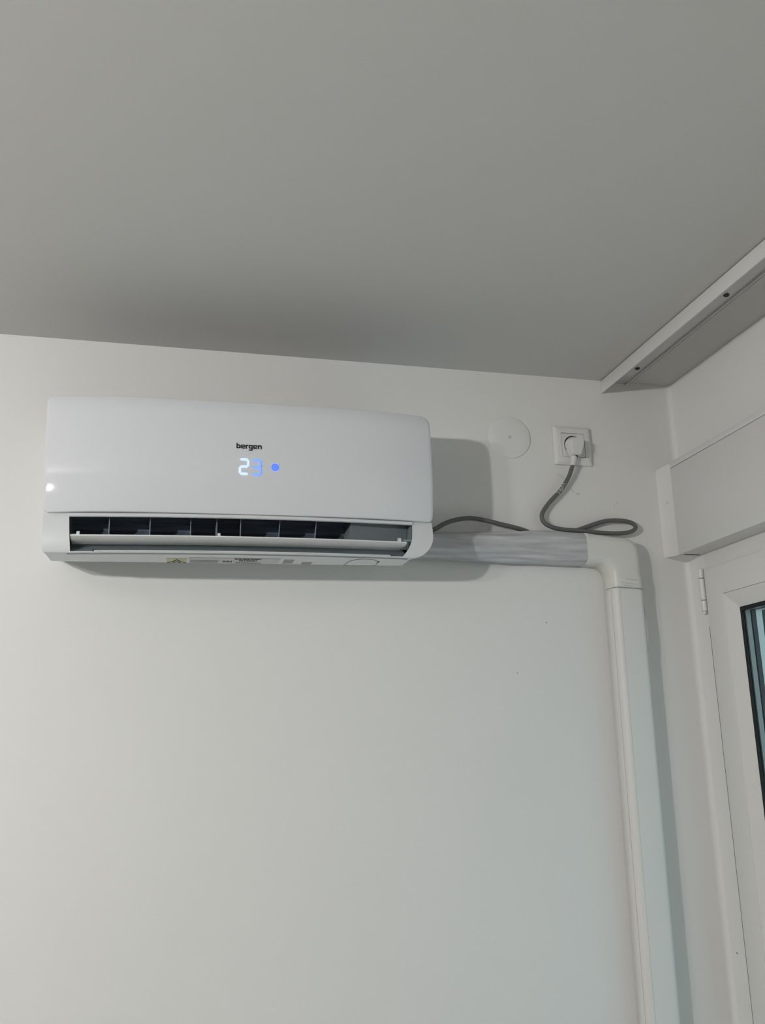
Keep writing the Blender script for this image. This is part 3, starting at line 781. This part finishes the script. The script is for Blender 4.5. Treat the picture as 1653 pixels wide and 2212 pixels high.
# white print on the cable: a line, two round marks and a squiggle
def cab_frame(a, c_, f):
    p = Vector(a).lerp(Vector(c_), f); d = (Vector(c_) - Vector(a)).normalized(); s_ = Vector((d.z, 0, -d.x)).normalized()
    nrm = d.cross(s_).normalized()
    if nrm.y > 0: nrm = -nrm
    return p, d, s_, nrm
PA, PB = Vector((-.2700, -.0140, 2.2615)), Vector((-.2885, -.0122, 2.2385))
L_ = (PB - PA).length
def stroke(pts, w_, name='cable_print'):
    path = []
    for u, v in pts:                    # u along the cable 0..1, v across -1..1
        p, d, s_, nrm = cab_frame(PA, PB, u); ang = v * 1.15
        path.append(p + s_ * math.sin(ang) * .0046 + nrm * math.cos(ang) * .0046)
    return rel(link(name, *tube_geo(path, w_, 6), MPRT), cab)
stroke([(.02, -.9), (.0, 0), (.06, .9)], .0007)
stroke([(.50 + .14 * math.sin(t_ * .5), .05 + .70 * math.cos(t_ * .5)) for t_ in range(-1, 10)], .0007)
stroke([(.50 + .05 * math.sin(t_ * .9), .05 + .25 * math.cos(t_ * .9)) for t_ in range(0, 7)], .0006)
stroke([(.22, -.8), (.26, -.3), (.20, .1), (.27, .5), (.22, .9)], .0006)
stroke([(.36, .9), (.32, .4), (.36, -.1)], .0006)
stroke([(.80, -.9), (.76, -.2), (.80, .5), (.86, .9)], .0008)
stroke([(.42, -1.0), (.36, -.75)], .0008)

# ------------------------------------------------------------------ covered pipe run
du = tag(empty('pipe_duct', (-.165, -.02, 0)), 'white covered pipe run from air conditioner, bending down the wall', 'duct')
def section(I, O, D, rad, n=5, y0=0.0, rbo=.002):
    """rounded section from inner point I to outer point O (x, z), depth D from the wall"""
    Iv, Ov = Vector((I[0], 0, I[1])), Vector((O[0], 0, O[1])); e = (Ov - Iv); Wd = e.length; e.normalize(); P_ = []
    for cu, cv, a0 in ((Wd - rad, D - rad, 0), (rad, D - rad, 90)):
        for k in range(n + 1):
            t_ = math.radians(a0 + 90 * k / n); P_.append((cu + rad * math.cos(t_), cv + rad * math.sin(t_)))
    rb = .002
    P_ += [(0, y0 + (D - y0) * .5), (0, y0 + rb), (rb, y0 + .0005), (Wd * .5, y0 + .0005)]
    for k in range(4):
        t_ = math.radians(-90 + 30 * k); P_.append((Wd - rbo + rbo * math.cos(t_), y0 + .0005 + rbo + rbo * math.sin(t_)))
    P_.append((Wd, y0 + rbo + (D - rad - y0 - rbo) * .5))
    return [Iv + e * u + Vector((0, -v, 0)) for u, v in P_]
def duct_loft(name, stations, m, wrinkle=None, n=5, y0=0.0, rbo=.002):
    V = []; F = []
    for (I, O, D, rad) in stations:
        s_ = section(I, O, D, rad, n, y0, rbo)
        if wrinkle:
            c_ = sum(s_, Vector()) / len(s_)
            s_ = [p + (p - c_).normalized() * wrinkle(p, k) if p.y < -.016 else p for k, p in enumerate(s_)]
        V += s_
    n_ = len(section((0, 0), (0, .06), .04, .01, n))
    for i in range(len(stations) - 1):
        for k in range(n_): F.append((i * n_ + k, i * n_ + (k + 1) % n_, (i + 1) * n_ + (k + 1) % n_, (i + 1) * n_ + k))
    F += [tuple(range(n_)), tuple((len(stations) - 1) * n_ + k for k in range(n_))]
    return rel(link(name, V, F, m, smooth=True, angle=60), du)
def lerp2(a, c_, t_): return (a[0] + (c_[0] - a[0]) * t_, a[1] + (c_[1] - a[1]) * t_)
# wrapped horizontal sleeve
lo = [(-.62, 2.1000), (-.54, 2.0990), (-.45, 2.0968), (-.344, 2.0952), (-.28, 2.0935), (-.238, 2.0935)]
up_ = [(-.62, 2.1460), (-.54, 2.1500), (-.45, 2.1545), (-.365, 2.1580), (-.30, 2.1590), (-.238, 2.1560)]
st = []
for i in range(len(lo) - 1):
    for k in range(8): st.append((lerp2(lo[i], lo[i + 1], k / 8), lerp2(up_[i], up_[i + 1], k / 8), .041, .017))
st.append((lo[-1], up_[-1], .042, .017))
def wr_sleeve(p, k): return .0028 * noise.noise(Vector((p.x * 6, p.y * 110, p.z * 110))) + .0014 * noise.noise(Vector((p.x * 26, p.y * 160, p.z * 200 + 5)))
sl = duct_loft('wrapped_sleeve', st, MFILM, wr_sleeve, 12, .0112, .011); tag(sl, 'crinkled greyish film wrapping')
# taped elbow
lo = [(-.2440, 2.0935), (-.2250, 2.0940), (-.2130, 2.0930), (-.2045, 2.0870), (-.1985, 2.0790), (-.1965, 2.0700), (-.1958, 2.0560), (-.1958, 2.0440)]
up_ = [(-.2440, 2.1570), (-.2050, 2.1530), (-.1640, 2.1490), (-.1480, 2.1450), (-.1365, 2.1350), (-.1325, 2.1200), (-.1310, 2.0780), (-.1312, 2.0440)]
SLo, SUp = spline([(a, 0, c_) for a, c_ in lo], 5), spline([(a, 0, c_) for a, c_ in up_], 5)
st = [((a.x, a.z), (c_.x, c_.z), .0470, .017) for a, c_ in zip(SLo, SUp)]
def wr_el(p, k): return .0013 * noise.noise(Vector((p.x * 45, p.y * 60, p.z * 110)))
duct_loft('elbow', st, MTAPE, wr_el, 8)
# tape band with folds where the elbow meets the trunking
st = [((-.1960, z), (-.1308 - .0002 * (i % 2), z - .0012), .0482 + .0005 * (i % 3 == 1), .015) for i, z in enumerate((2.0690, 2.0650, 2.0610, 2.0565, 2.0520, 2.0485, 2.0470))]
def wr_tape(p, k): return .0010 * noise.noise(Vector((p.x * 30, p.y * 20, p.z * 260 + p.x * 60)))
duct_loft('tape_band', st, MTAPE, wr_tape, 8)
rel(link('tape_edge', *tube_geo(spline([(-.1955, -.012, 2.0468), (-.1960, -.034, 2.0468), (-.1890, -.0478, 2.0466), (-.1700, -.0488, 2.0452), (-.1480, -.0484, 2.0440), (-.1335, -.0440, 2.0432)], 5), .0004, 6), MSL), du)
for pts in (((-.1720, 2.0632), (-.1600, 2.0617), (-.1470, 2.0608)), ((-.1800, 2.0560), (-.1620, 2.0534), (-.1470, 2.0520)), ((-.1760, 2.0508), (-.1550, 2.0480))):
    rel(link('tape_crease', *tube_geo(spline([(x, -.0487 - .0004 * (z > 2.06) if x < -.145 else -.0478 + (x + .145) * .35, z) for x, z in pts], 6), .0005, 6), MSEAM), du)
# vertical trunking
st = []
for z in (2.0480, 1.9, 1.7, 1.4, 1.0, .6, .3, .02):
    d = (2.03 - z) * .0060
    st.append(((-.1950 - d, z), (-.1315 - d * 1.2, z), .0455, .0110))
duct_loft('trunking', st, MTRK, None, 6)
# seam of the clip-on cover, on the left side close to the wall, and its raised edge
for yy_, xo, rr_ in ((-.0300, -.0001, .0006), (-.0452, .0105, .0005)):
    V, F = tube_geo([(-.1950 + xo, yy_, 2.0460), (-.2069 + xo, yy_, .05)], rr_, 6); rel(link('cover_seam', V, F, MSEAM), du)
V, F = tube_geo(spline([(-.1318, -.0330, 2.0400), (-.1300, -.0350, 2.0150), (-.1285, -.0370, 1.9850), (-.1298, -.0385, 1.9450), (-.1326, -.0390, 1.9200)], 5), .0009, 6); rel(link('film_edge', V, F, MPRT, smooth=True), du)
# torn film end curling up at the elbow
V = []
for k in range(7):
    z = 2.1535 - .0125 * k / 6; x = -.2452 + .0016 * math.sin(k / 6 * math.pi)
    V += [(x, -.0405 - .0015 * math.sin(k / 6 * math.pi), z), (x + .0022, -.0440 - .0015 * math.sin(k / 6 * math.pi), z), (x + .0016, -.0448, z), (x - .0008, -.0410, z)]
F = [(k * 4 + j, k * 4 + (j + 1) % 4, k * 4 + 4 + (j + 1) % 4, k * 4 + 4 + j) for k in range(6) for j in range(4)] + [(0, 1, 2, 3), (24, 25, 26, 27)]
rel(link('film_curl', V, F, MPRT, smooth=True, angle=40), du)
